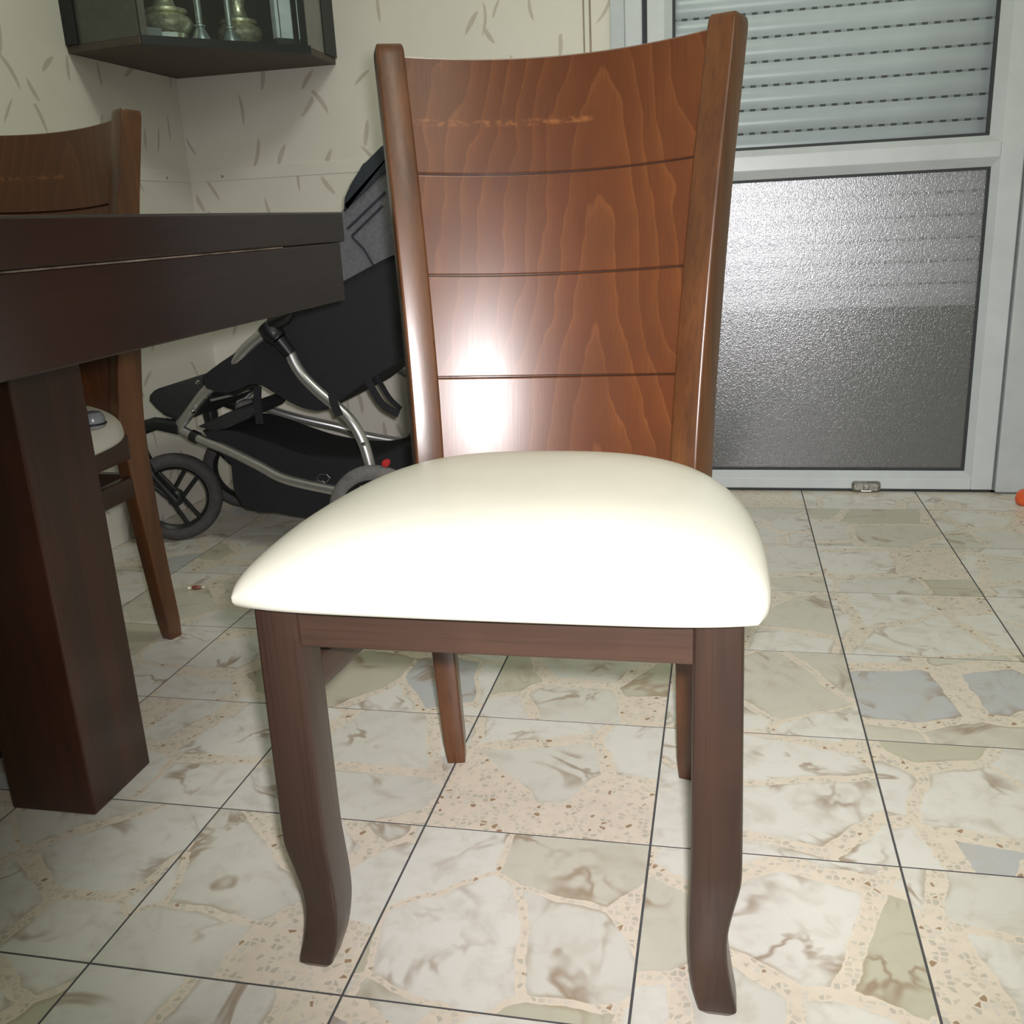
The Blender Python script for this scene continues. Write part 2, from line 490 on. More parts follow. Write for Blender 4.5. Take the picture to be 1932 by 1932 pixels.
M_pewter = simple('pale_silver', (0.55, 0.62, 0.64), 0.3, 0.8, nscale=80, namp=0.2)
M_card = simple('white_card', (0.72, 0.76, 0.80), 0.6)
M_orange = simple('orange_plastic', (0.75, 0.12, 0.03), 0.35)
M_red = simple('red_plastic', (0.50, 0.03, 0.03), 0.35)
M_candy = simple('red_brown_wrapper', (0.22, 0.07, 0.05), 0.35)
M_cream = simple('cream_paper', (0.75, 0.72, 0.55), 0.6)
M_greyplastic = simple('grey_plastic', (0.22, 0.24, 0.25), 0.25)
M_strip = simple('paper_border', (0.725, 0.70, 0.63), 0.62, nscale=6, namp=0.03)
M_brownline = simple('brown_sealant', (0.30, 0.24, 0.17), 0.7)


def shutter_mat():
    t = MT('shutter_lip')
    tc = t.n('ShaderNodeTexCoord'); s = t.n('ShaderNodeSeparateXYZ'); t.nt.links.new(tc.outputs['Object'], s.inputs[0])
    f = t.math('FRACT', t.math('MULTIPLY', s.outputs[0], 34.0))
    c = t.mix(t.math('GREATER_THAN', f, 0.5), (0.40, 0.42, 0.44), (0.045, 0.046, 0.05))
    return t.done(t.principled(c, 0.6))


M_lip = shutter_mat()
M_slat = simple('grey_white_slat', (0.70, 0.735, 0.765), 0.30, nscale=9, namp=0.06)

# ------------------------------------------------------------------ room shell
XL, XR, YB, YF, ZC = -0.566, 3.0, 2.0, -2.6, 2.6
T = 0.30
fo = box('floor', (XL - 0.1, XR + 0.1, YF - 0.1, YB + 0.12, -0.09, -0.0007), M_grout, bev=0, kind='structure', label='floor of cream and grey marble terrazzo tiles with thin dark joints')
g = 0.0015
tile_mesh = {}
ix0 = math.floor(XL / T); ix1 = math.ceil(XR / T); iy0 = math.floor(YF / T); iy1 = math.ceil(YB / T)
for ix in range(ix0, ix1):
    for iy in range(iy0, iy1):
        x0, x1 = max(ix * T, XL), min((ix + 1) * T, XR)
        y0, y1 = max(iy * T, YF), min((iy + 1) * T, YB)
        if x1 - x0 < 0.02 or y1 - y0 < 0.02: continue
        wd, dp = round(x1 - x0, 4), round(y1 - y0, 4)
        key = (wd, dp)
        if key not in tile_mesh:
            bm = bmesh.new(); add_box(bm, -wd / 2 + g, wd / 2 - g, -dp / 2 + g, dp / 2 - g, -0.006, 0.0, bev=0)
            me = bpy.data.meshes.new('tile'); bm.to_mesh(me); bm.free(); me.materials.append(M_tile)
            tile_mesh[key] = me
        o = bpy.data.objects.new('tile', tile_mesh[key]); COL.objects.link(o)
        o.parent = fo; o.location = ((x0 + x1) / 2, (y0 + y1) / 2, random.uniform(-0.0002, 0.0))

# door opening in the back wall
DX0, DX1, DZ1 = 0.690, 1.790, 2.12
bm = bmesh.new()
add_box(bm, XL, DX0, YB, YB + 0.12, 0, ZC); add_box(bm, DX1, XR, YB, YB + 0.12, 0, ZC); add_box(bm, DX0, DX1, YB, YB + 0.12, DZ1, ZC)
finish('wall_back', bm, M_wpx, kind='structure', label='cream wall with grey-brown feather print beside the balcony door')
box('wall_left', (XL - 0.12, XL, YF, YB + 0.12, 0, ZC), M_wpy, bev=0, kind='structure', label='cream side wall with feather print under the corner cabinet')
box('wall_right', (XR, XR + 0.12, YF, YB + 0.12, 0, ZC), M_plaster, bev=0, kind='structure', label='plain pale wall')
box('wall_front', (XL, XR, YF - 0.12, YF, 0, ZC), M_plaster, bev=0, kind='structure', label='plain pale wall')
box('ceiling', (XL - 0.12, XR + 0.12, YF - 0.12, YB + 0.12, ZC, ZC + 0.1), M_plaster, bev=0, kind='structure', label='white ceiling')

# paper border strip
bm = bmesh.new(); add_box(bm, XL, 0.606, YB - 0.0022, YB, 0.920, 0.9545, bev=0.0008, seg=1)
finish('trim_1', bm, M_strip, kind='structure', label='narrow cream border strip across the back wall')
bm = bmesh.new(); add_box(bm, XL, XL + 0.0022, 0.2, YB - 0.0025, 0.920, 0.9545, bev=0.0008, seg=1)
finish('trim_2', bm, M_strip, kind='structure', label='narrow cream border strip across the side wall')
for nm, p, lab in (('wall_screw', PY(420, 333, YB), 'small dark screw in the back wall below the corner cabinet'),
                   ('wall_screw', PP(314, 336, (XL, 0, 0), (1, 0, 0)), 'small dark screw in the side wall below the corner cabinet')):
    if p[1] > YB - 0.01:
        pass
    bm = bmesh.new()
    add_lathe(bm, [(0.0005, -0.0038), (0.003, -0.0032), (0.0042, -0.0012), (0.0042, 0.001)], 12, 'y')
    o = finish(nm, bm, M_dull, smooth=True, label=lab, cat='screw')
    if p[1] > YB - 0.01: o.location = (p[0], YB - 0.0008, p[2])
    else:
        o.location = (XL + 0.0008, p[1], p[2]); o.rotation_euler = (0, 0, math.radians(90))

# cable strip up the wall left of the door
ct = empty('cable_trunking', (0.622, YB, 0), label='narrow cream vertical cable strip with brown edges left of the balcony door', cat='cable cover')
box('cover', (-0.0065, 0.0065, -0.010, 0.001, 0, ZC), M_strip, ct, bev=0.003)
for s in (-1, 1):
    box('sealant_edge', (s * 0.0082 - 0.0022, s * 0.0082 + 0.0022, -0.0035, 0.001, 0, ZC), M_brownline, ct, bev=0.0008)

# ------------------------------------------------------------------ balcony door (aluminium)
YD = 1.965
door = empty('door_1', (0, 0, 0), label='white aluminium balcony door with clear upper pane and frosted lower pane', kind='structure')


def rail(name, x0, x1, z0, z1, y0=YD, y1=YD + 0.045, mat=M_alu, bev=0.003):
    return box(name, (x0, x1, y0, y1, z0, z1), mat, door, bev=bev)


# fixed jamb left of the leaf (two flat profiles, groove)
rail('jamb_profile', 0.684, 0.721, 0.0, DZ1, YD + 0.014, 2.05, M_alu2, 0.002)
rail('jamb_profile', 0.7215, 0.766, 0.0, DZ1, YD + 0.008, 2.05, M_alu, 0.004)
rail('jamb_groove', 0.762, 0.782, 0.0, DZ1, YD + 0.03, 2.05, M_gasket, 0.001)
rail('jamb_profile', 1.6995, 1.80, 0.004, DZ1, YD - 0.012, 2.05, M_alu2, 0.004)
rail('jamb_groove', 1.690, 1.7045, 0.0, DZ1, YD + 0.006, 2.05, M_groove, 0.001)
rail('head_profile', 0.684, 1.80, DZ1 - 0.03, DZ1 + 0.02, YD + 0.004, 2.06, M_alu2, 0.004)
rail('threshold', 0.70, 1.80, 0.0, 0.007, YD + 0.006, 2.12, M_gasket, 0.001)
# moving leaf
LX0, LX1 = 0.779, 1.694
GX0, GX1 = 0.842, 1.613
rail('stile', LX0, 0.824, 0.008, 2.07)
rail('stile', 1.640, LX1, 0.008, 2.07)
rail('bottom_rail', 0.8235, 1.6405, 0.008, 0.0385, YD + 0.0005)
rail('middle_rail', 0.8235, 1.6405, 0.858, 0.896, YD + 0.0005)
rail('top_rail', 0.8235, 1.6405, 2.02, 2.07, YD + 0.0005)


def bead(pts, name='glazing_bead'):
    """sloping bead: quad from outer front edge to inner recessed edge"""
    bm = bmesh.new()
    a = [bm.verts.new(p) for p in pts]
    bm.faces.new(a)
    b = [bm.verts.new((p[0], p[1] + 0.012, p[2])) for p in pts]
    bm.faces.new(b[::-1])
    for i in range(4):
        j = (i + 1) % 4
        bm.faces.new((a[i], b[i], b[j], a[j]))
    return finish(name, bm, M_alu2, door)


def pane_frame(ox0, ox1, oz0, oz1, ix0_, ix1_, iz0, iz1):
    yo, yi = YD + 0.001, YD + 0.012
    bead([(ox0, yo, oz0), (ox1, yo, oz0), (ix1_, yi, iz0), (ix0_, yi, iz0)])
    bead([(ox0, yo, oz1), (ix0_, yi, iz1), (ix1_, yi, iz1), (ox1, yo, oz1)])
    bead([(ox0, yo, oz0), (ix0_, yi, iz0), (ix0_, yi, iz1), (ox0, yo, oz1)])
    bead([(ox1, yo, oz0), (ox1, yo, oz1), (ix1_, yi, iz1), (ix1_, yi, iz0)])
    w_ = 0.007
    for b in ((ix0_, ix1_, iz0, iz0 + w_), (ix0_, ix1_, iz1 - w_, iz1), (ix0_, ix0_ + w_, iz0 + w_, iz1 - w_), (ix1_ - w_, ix1_, iz0 + w_, iz1 - w_)):
        box('gasket', (b[0] - 0.0005, b[1] + 0.0005, YD + 0.0125, YD + 0.024, b[2], b[3]), M_gasket, door, bev=0.001)


pane_frame(0.822, 1.642, 0.894, 2.022, GX0, GX1, 0.911, 2.005)
pane_frame(0.822, 1.642, 0.037, 0.860, GX0, GX1 + 0.010, 0.058, 0.838)
box('upper_pane', (GX0, GX1, YD + 0.017, YD + 0.021, 0.908, 2.008), M_clear, door, bev=0, label='clear upper glass pane')
box('frosted_pane', (GX0, GX1 + 0.012, YD + 0.016, YD + 0.022, 0.056, 0.842), M_frost, door, bev=0, label='pebbled frosted lower glass pane')
# latch on the bottom rail
lx, lz = 1.371, 0.0165
bm = bmesh.new()
add_loft(bm, [[(lx + x, YD + 0.002, lz + z) for x, z in rrect(0.0385, 0.0145, 0.009)], [(lx + x * 0.98, YD - 0.004, lz + z * 0.95) for x, z in rrect(0.0385, 0.0145, 0.009)],
              [(lx + x * 0.86, YD - 0.008, lz + z * 0.75) for x, z in rrect(0.0385, 0.0145, 0.009)], [(lx + x * 0.82, YD - 0.006, lz + z * 0.62) for x, z in rrect(0.0385, 0.0145, 0.009)]])
lt = finish('latch', bm, M_dull, door, smooth=True)
box('latch_knob', (lx - 0.008, lx + 0.008, YD - 0.012, YD - 0.004, lz - 0.009, lz + 0.006), M_dull, lt, bev=0.003)
box('latch_lip', (lx - 0.014, lx + 0.014, YD - 0.010, YD - 0.002, lz - 0.0145, lz - 0.0105), M_steel, lt, bev=0.001)
for s in (-1, 1):
    lathe('latch_screw', [(0.0, -0.0085), (0.003, -0.008), (0.004, -0.004)], M_dull, lt, 12, 'y', (lx + s * 0.027, YD, lz))

# roller shutter outside the glass, let down to about half a metre above the floor
sh = empty('roller_shutter', (1.23, 2.052, 0.5), label='grey-white roller shutter let down behind the door glass', cat='shutter')
PITCH = 0.0575
prof = []
for k in range(9):
    a = k / 8
    prof.append((-0.008 * math.sin(math.pi * a) ** 0.7 if 0 < a < 1 else 0.0, 0.0012 + a * (PITCH - 0.0046)))
slat_me = None; lip_me = None
z = 0.4971
k = 0
z_first = None
while z < 2.10:
    if slat_me is None:
        bm = bmesh.new()
        ring = [(y, zz) for y, zz in prof] + [(0.004, PITCH - 0.0034), (0.004, 0.0012)]
        add_loft(bm, [[(-0.455, y, zz) for y, zz in ring], [(0.455, y, zz) for y, zz in ring]])
        s_o = finish('slat', bm, M_slat, sh, smooth=True, angle=30); slat_me = s_o.data
        l_o = box('slat_lip', (-0.455, 0.455, -0.0005, 0.003, PITCH - 0.0046, PITCH + 0.0016), M_lip, s_o, bev=0); lip_me = l_o.data
    else:
        s_o = bpy.data.objects.new('slat', slat_me); COL.objects.link(s_o); s_o.parent = sh
        l_o = bpy.data.objects.new('slat_lip', lip_me); COL.objects.link(l_o); l_o.parent = s_o
    # joints line up with those seen through the glass
    s_o.location = (0, 0, z - 0.5)
    z += PITCH
    k += 1
box('bottom_bar', (-0.455, 0.455, -0.008, 0.008, -0.006, 0.016), M_alu2, sh, bev=0.003)
for s in (-1, 1):
    box('guide_rail', (s * 0.462 - 0.02, s * 0.462 + 0.02, -0.016, 0.018, -0.5, 1.62), M_alu2, sh, bev=0.002)

# ------------------------------------------------------------------ dining chair (local: x right, y back, z up, origin between the front feet)


def smooth_interp(zs, vals, z):
    """cosine-eased interpolation through (z, values) rows ordered by z"""
    if z <= zs[0]: return vals[0]
    for i in range(len(zs) - 1):
        if z <= zs[i + 1]:
            t = (z - zs[i]) / (zs[i + 1] - zs[i])
            m0 = (vals[i + 1] - vals[max(i - 1, 0)]) / max(1e-6, zs[i + 1] - zs[max(i - 1, 0)])
            m1 = (vals[min(i + 2, len(zs) - 1)] - vals[i]) / max(1e-6, zs[min(i + 2, len(zs) - 1)] - zs[i])
            d = zs[i + 1] - zs[i]
            return (2 * t ** 3 - 3 * t * t + 1) * vals[i] + (t ** 3 - 2 * t * t + t) * m0 * d + (-2 * t ** 3 + 3 * t * t) * vals[i + 1] + (t ** 3 - t * t) * m1 * d
    return vals[-1]


FL = np.array([  # z, outer x, inner x, front y, back y   (left leg)
    (0.000, -0.2325, -0.1975, -0.003, 0.024), (0.008, -0.2335, -0.1950, -0.004, 0.030), (0.030, -0.2285, -0.1890, 0.000, 0.044),
    (0.060, -0.2240, -0.1860, 0.004, 0.053), (0.090, -0.2240, -0.1855, 0.004, 0.054), (0.120, -0.2290, -0.1860, 0.002, 0.052),
    (0.150, -0.2350, -0.1870, 0.000, 0.050), (0.170, -0.2360, -0.1875, 0.000, 0.050), (0.300, -0.2345, -0.1880, 0.000, 0.050), (0.4300, -0.2330, -0.1890, 0.000, 0.050)])


def front_leg(sx):
    bm = bmesh.new()
    zs = sorted(set(list(np.linspace(0.0, 0.19, 30)) + list(np.linspace(0.19, 0.43, 6))))
    rings = []
    for z in zs:
        xo, xi, y0, y1 = [smooth_interp(FL[:, 0], FL[:, k], z) for k in (1, 2, 3, 4)]
        cx, cy, hx, hy = (xo + xi) / 2, (y0 + y1) / 2, (xi - xo) / 2, (y1 - y0) / 2
        if z < 0.004: hx -= 0.003; hy -= 0.003
        rings.append([(sx * -(cx + px), cy + py, z) for px, py in rrect(hx, hy, 0.005)])
    add_loft(bm, rings)
    return bm


RP = np.array([  # z, centre x (left), centre y, half width, half depth
    (0.000, -0.1725, 0.436, 0.0155, 0.0165), (0.20, -0.1730, 0.4160, 0.0165, 0.0200), (0.36, -0.1735, 0.4060, 0.0180, 0.0240), (0.46, -0.1735, 0.4085, 0.0185, 0.0250),
    (0.60, -0.1800, 0.4290, 0.0188, 0.0235), (0.80, -0.1945, 0.4600, 0.0185, 0.0215), (0.960, -0.2095, 0.4880, 0.0180, 0.0200), (0.983, -0.2115, 0.4915, 0.0176, 0.0195), (0.988, -0.2120, 0.492, 0.0160, 0.0178)])


def post(sx):
    bm = bmesh.new()
    rings = []
    zs = list(np.linspace(0, 0.40, 12)) + list(np.linspace(0.43, 0.975, 26)) + [0.981, 0.985, 0.988]
    for z in zs:
        cx, cy, hx, hy = [smooth_interp(RP[:, 0], RP[:, k], z) for k in (1, 2, 3, 4)]
        a = math.radians(24.5) * min(1, max(0.45, 0.45 + 0.55 * (z - 0.25) / 0.2))
        if z < 0.003: hx -= 0.002; hy -= 0.002
        ring = []
        for px, py in rrect(hx, hy, 0.0034):
            rx = px * math.cos(a) - py * math.sin(a); ry = px * math.sin(a) + py * math.cos(a)
            ring.append((-sx * (cx + rx), cy + ry, z - 0.10 * (py if z > 0.97 else 0)))
        rings.append(ring)
    add_loft(bm, rings)
    return bm


SAG = 0.047


def panel_pt(s, z, off):
    """s in -1..1 across, z height on the post line, off = distance behind the front face"""
    hw = smooth_interp([0.40, 0.46, 0.98], [0.1505, 0.1545, 0.1925], z)
    sag = SAG * (hw / 0.19) ** 2
    y = 0.3965 + 0.161 * (z - 0.46) + sag * (1 - s * s)
    return (hw * s * 1.01, y + off, z - 0.165 * sag * (1 - s * s))


def panel_slab(z0, z1, o0, o1, bev):
    bm = bmesh.new()
    ns, nz = 24, 8
    zs = [z0, z0 + bev] + list(np.linspace(z0 + bev, z1 - bev, nz)[1:-1]) + [z1 - bev, z1]
    def offs(i): return o0 + (bev if i in (0, len(zs) - 1) else 0)
    fr = [[bm.verts.new(panel_pt(-1 + 2 * k / ns, z, offs(i))) for k in range(ns + 1)] for i, z in enumerate(zs)]
    bk = [[bm.verts.new(panel_pt(-1 + 2 * k / ns, z, o1)) for k in range(ns + 1)] for i, z in enumerate(zs)]
    for i in range(len(zs) - 1):
        for k in range(ns):
            bm.faces.new((fr[i][k], fr[i][k + 1], fr[i + 1][k + 1], fr[i + 1][k]))
            bm.faces.new((bk[i][k + 1], bk[i][k], bk[i + 1][k], bk[i + 1][k + 1]))
        bm.faces.new((fr[i][0], fr[i + 1][0], bk[i + 1][0], bk[i][0]))
        bm.faces.new((fr[i + 1][ns], fr[i][ns], bk[i][ns], bk[i + 1][ns]))
    for k in range(ns):
        bm.faces.new((fr[0][k + 1], fr[0][k], bk[0][k], bk[0][k + 1]))
        bm.faces.new((fr[-1][k], fr[-1][k + 1], bk[-1][k + 1], bk[-1][k]))
    return bm


def seat_bm():
    """domed upholstered pad, wide rounded front, narrower back"""
    bm = bmesh.new()
    N = 44
    zb = 0.427
    def plan(u, v):           # u,v in -1..1 (v: -1 front, 1 back)
        t = (v + 1) / 2
        hw = smooth_interp([0, .06, .2, .36, .5, .65, .77, .90, 1.0], [.2555, .2575, .2575, .2565, .2530, .2450, .2335, .2130, .1935], t)
        x = u * hw
        yf = -0.022 - 0.006 * (1 - u * u); yb = 0.386 + 0.036 * (1 - u * u)
        y = yf + (yb - yf) * t
        # rounded plan corners
        r = max(0.0, abs(u) + abs(v) - 1.5) / 0.5
        k = 0.009 * r ** 3
        x -= math.copysign(k, u); y -= math.copysign(k, v)
        return x, y
    def hgt(u, v):
        a = max(0.0, 1 - abs(u) ** 3.2) ** 0.50
        b = max(0.0, 1 - abs(v) ** (3.0 if v < 0 else 5.0)) ** (0.50 if v < 0 else 0.42)
        return 0.060 * a * b
    def par(k):
        s = -1 + 2 * k / N
        return math.copysign(1 - (1 - abs(s)) ** 1.7, s)
    top = [[None] * (N + 1) for _ in range(N + 1)]
    for j in range(N + 1):
        for i in range(N + 1):
            u, v = par(i), par(j)
            x, y = plan(u, v)
            top[j][i] = bm.verts.new((x, y, zb + 0.011 + hgt(u, v)))
    for j in range(N):
        for i in range(N):
            bm.faces.new((top[j][i], top[j][i + 1], top[j + 1][i + 1], top[j + 1][i]))
    border = [(0, i) for i in range(N)] + [(j, N) for j in range(N)] + [(N, i) for i in range(N, 0, -1)] + [(j, 0) for j in range(N, 0, -1)]
    def ring(inset, z):
        out = []
        for j, i in border:
            c = top[j][i].co; cx, cy = 0.0, 0.19
            d = Vector((c.x - cx, c.y - cy)); L = d.length
            d2 = d * (1 - inset / L)
            out.append(bm.verts.new((cx + d2.x, cy + d2.y, z)))
        return out
    r0 = [top[j][i] for j, i in border]
    r1 = ring(0.000, zb + 0.006); r2 = ring(0.003, zb + 0.0015); r3 = ring(0.008, zb)
    n = len(r0)
    for a, b in ((r0, r1), (r1, r2), (r2, r3)):
        for k in range(n):
            m = (k + 1) % n
            bm.faces.new((a[m], a[k], b[k], b[m]))
    bm.faces.new(r3[::-1])
    return bm


def build_chair(label, loc, rz):
    r = empty('dining_chair', loc, rz, label=label, cat='chair')
    finish('seat_cushion', seat_bm(), M_vinyl, r, smooth=True, angle=60, label='cream vinyl padded seat')
    for s in (1, -1):
        finish('front_leg', front_leg(-s), M_legz, r, smooth=True, angle=30)
    for s in (1, -1):
        finish('back_post', post(s), M_woodz, r, smooth=True, angle=30, label='brown back post running down into the rear leg')
    cuts = [0.415, 0.5775, 0.7075, 0.8335, 0.976]
    for a, b in zip(cuts[:-1], cuts[1:]):
        finish('back_panel', panel_slab(a + 0.0009, b - 0.0009, 0.0, 0.008, 0.0016), M_panel, r, smooth=True, angle=25, label='flame-grained curved field of the backrest')
    finish('panel_backing', panel_slab(0.412, 0.9745, 0.0078, 0.013, 0.0003), M_legz, r, smooth=True, angle=25)
    bm = bmesh.new(); add_box(bm, -0.1905, 0.1905, 0.006, 0.028, 0.380, 0.4285, bev=0.002); finish('front_rail', bm, M_legx, r)
    for s in (-1, 1):
        def side(z0, z1, x_f, x_b, th, name):
            bm = bmesh.new()
            rings = [[(s * (x_f + px), 0.030, (z0 + z1) / 2 + pz) for px, pz in rrect(th, (z1 - z0) / 2, 0.003)],
                     [(s * (x_b + px), 0.405, (z0 + z1) / 2 + pz) for px, pz in rrect(th, (z1 - z0) / 2, 0.003)]]
            add_loft(bm, rings); finish(name, bm, M_legy, r, smooth=True, angle=30)
        side(0.380, 0.4285, 0.208, 0.172, 0.011, 'side_rail')
        side(0.309, 0.347, 0.206, 0.172, 0.010, 'side_stretcher')
    bm = bmesh.new(); add_box(bm, -0.165, 0.165, 0.397, 0.417, 0.380, 0.4285, bev=0.002); finish('rear_rail', bm, M_legx, r)
    bm = bmesh.new(); add_box(bm, -0.165, 0.165, 0.400, 0.418, 0.312, 0.346, bev=0.002); finish('rear_stretcher', bm, M_legx, r)
    return r


CH1 = (0.771, 0.035, 0.0)
chair1 = build_chair('brown wooden dining chair with cream seat standing free in front of the balcony door', CH1, 0)


def copy_tree(o, parent=None):
    c = o.copy(); COL.objects.link(c); c.parent = parent
    for ch in list(o.children): copy_tree(ch, c)
    return c


chair1['group'] = 'matching dining chairs'
chair2 = copy_tree(chair1)
chair2['label'] = 'brown wooden dining chair with cream seat tucked under the dining table end'
a2 = math.radians(4)
c_, s_ = math.cos(a2), math.sin(a2)
f2 = (c_ * 0.18 + s_ * 0.425, -s_ * 0.18 + c_ * 0.425)
chair2.location = (-0.091 - f2[0], 0.835 - f2[1], 0)
chair2.rotation_euler = (0, 0, -a2)

# small grey knob lying on the second chair's seat
p = PY(176, 800, 0.58)
kn = empty('plastic_cap', (p[0], 0.58, 0.4865), label='small grey plastic cap lying on the cream seat beside the table leg', cat='cap')
lathe('cap_body', [(0.004, 0.0), (0.017, 0.0), (0.019, 0.004), (0.018, 0.018), (0.014, 0.024), (0.006, 0.026), (0.0, 0.0262)], M_greyplastic, kn, 20)
bm = bmesh.new(); add_tube(bm, [(0.0195 * math.cos(2 * math.pi * k / 20), 0.0195 * math.sin(2 * math.pi * k / 20), 0.006) for k in range(21)], 0.0018, 6)
finish('cap_ring', bm, M_black, kn, smooth=True)

# ------------------------------------------------------------------ dining table
TX1, TX0, TY1, TY0 = 0.380, -0.500, 0.752, -0.78
tb = empty('dining_table', ((TX0 + TX1) / 2, (TY0 + TY1) / 2, 0), label='dark brown wooden dining table with thick top and square legs', cat='table')
ox, oy = (TX0 + TX1) / 2, (TY0 + TY1) / 2
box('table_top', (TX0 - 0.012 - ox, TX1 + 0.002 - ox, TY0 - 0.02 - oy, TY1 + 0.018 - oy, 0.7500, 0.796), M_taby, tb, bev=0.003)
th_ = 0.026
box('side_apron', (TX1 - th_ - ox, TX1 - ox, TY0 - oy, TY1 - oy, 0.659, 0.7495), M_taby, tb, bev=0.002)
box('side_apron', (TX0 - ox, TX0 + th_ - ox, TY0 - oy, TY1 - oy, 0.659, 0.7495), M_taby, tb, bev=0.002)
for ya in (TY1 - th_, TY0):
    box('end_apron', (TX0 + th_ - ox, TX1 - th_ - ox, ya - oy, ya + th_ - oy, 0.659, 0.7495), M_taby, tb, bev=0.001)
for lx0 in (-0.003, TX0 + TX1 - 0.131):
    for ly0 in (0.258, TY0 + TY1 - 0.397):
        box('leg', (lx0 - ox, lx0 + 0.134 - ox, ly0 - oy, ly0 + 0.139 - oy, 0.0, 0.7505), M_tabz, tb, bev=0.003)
# worn pale line along the lower edge of the top
box('worn_edge', (TX1 + 0.0005 - ox, TX1 + 0.0026 - ox, TY0 - oy, TY1 - 0.22 - oy, 0.7485, 0.7502), simple('worn_bare_wood', (0.13, 0.10, 0.08), 0.7, nscale=22, namp=0.8), tb, bev=0)

# ------------------------------------------------------------------ corner cabinet
ZK = 1.203
cabp = {'C': (XL, YB), 'L': (XL, 1.509), 'A': (-0.352, 1.474), 'B': (-0.070, 1.798), 'R': (-0.078, YB)}
cb = empty('corner_cabinet', (XL, YB, ZK), label='black glass-fronted corner cabinet hung high on the two papered walls', cat='cabinet')
P2 = {k: (v[0] - XL, v[1] - YB) for k, v in cabp.items()}


def slabpoly(name, pts, z0, z1, mat, parent, bev=0.0):
    bm = bmesh.new()
    a = [bm.verts.new((*p, z0)) for p in pts]; b = [bm.verts.new((*p, z1)) for p in pts]
    fs = [bm.faces.new(a[::-1]), bm.faces.new(b)]
    n = len(pts)
    for i in range(n):
        j = (i + 1) % n
        fs.append(bm.faces.new((a[i], a[j], b[j], b[i])))
    if bev: bmesh.ops.bevel(bm, geom=bm.edges[:], offset=bev, segments=1, affect='EDGES')
    return finish(name, bm, mat, parent)


e_ = 0.0015
corn = [(e_, -e_), (e_, P2['L'][1]), P2['A'], P2['B'], (P2['R'][0], -e_)]
slabpoly('bottom_board', corn, 0.0, 0.016, M_cabfloor, cb)
slabpoly('top_board', corn, 0.62, 0.636, M_cab, cb)


def wallslab(name, p, q, th, z0, z1, mat, inward, ext=0.0):
    p = np.array(p); q = np.array(q); d = (q - p) / np.linalg.norm(q - p); n = np.array(inward, float); n = n - d * (n @ d); n /= np.linalg.norm(n)
    p = p - d * ext; q = q + d * ext
    return slabpoly(name, [tuple(p), tuple(q), tuple(q + n * th), tuple(p + n * th)], z0, z1, mat, cb)


inw = (0.15, -0.15)
cen = np.array((0.17, -0.20))
wallslab('side_panel', (e_, P2['L'][1]), P2['A'], 0.014, 0.0165, 0.6195, M_cabside, cen - np.array(P2['A']))
wallslab('side_panel', P2['B'], (P2['R'][0], -e_), 0.014, 0.0165, 0.6195, M_cabgrey, cen - np.array(P2['B']))
wallslab('back_panel', (e_, P2['L'][1] + 0.016), (e_, -e_), 0.008, 0.0165, 0.6195, M_cab, (1, 0))
wallslab('back_panel', (0.012, -e_), (P2['R'][0] - 0.018, -e_), 0.008, 0.0165, 0.6195, M_cab, (0, -1))
A_, B_ = np.array(P2['A']), np.array(P2['B']); dAB = (B_ - A_) / np.linalg.norm(B_ - A_); nAB = np.array((-dAB[1], dAB[0]))
LAB = np.linalg.norm(B_ - A_)


def along(t, d): return tuple(A_ + dAB * t + nAB * d)


slabpoly('front_edge_strip', [along(0.004, -0.004), along(LAB + 0.004, -0.004), along(LAB, 0.006), along(0.008, 0.006)], -0.001, 0.0185, M_cab, cb)
for t0, t1, mt in ((0.006, 0.022, M_cabside), (LAB - 0.018, LAB - 0.002, M_cab)):
    slabpoly('door_stile', [along(t0, 0.0), along(t1, 0.0), along(t1, 0.018), along(t0, 0.018)], 0.019, 0.619, mt, cb)
slabpoly('door_pane', [along(0.0225, 0.006), along(LAB - 0.0185, 0.006), along(LAB - 0.0185, 0.010), along(0.0225, 0.010)], 0.019, 0.619, M_cabglass, cb)
# black corner posts against the walls
slabpoly('corner_post', [(e_, P2['L'][1] - 0.001), (0.040, P2['L'][1] - 0.008), (0.040, P2['L'][1] - 0.013), (e_, P2['L'][1] - 0.006)], 0.0165, 0.6195, M_cab, cb)
slabpoly('corner_post', [(P2['R'][0] + 0.001, -e_), (P2['R'][0] + 0.0055, -e_), (P2['R'][0] + 0.0065, -0.085), (P2['R'][0] + 0.002, -0.085)], 0.0165, 0.6195, M_cab, cb)

# things on the cabinet floor, seen through the pane
ZF = ZK + 0.0165


def in_cab(u, depth):
    o = np.array((XL, YB))
    a = np.array((*(o + A_ + nAB * depth), ZF))
    pt = PP(u, 60, a, (nAB[0], nAB[1], 0))
    return (pt[0], pt[1], ZF)


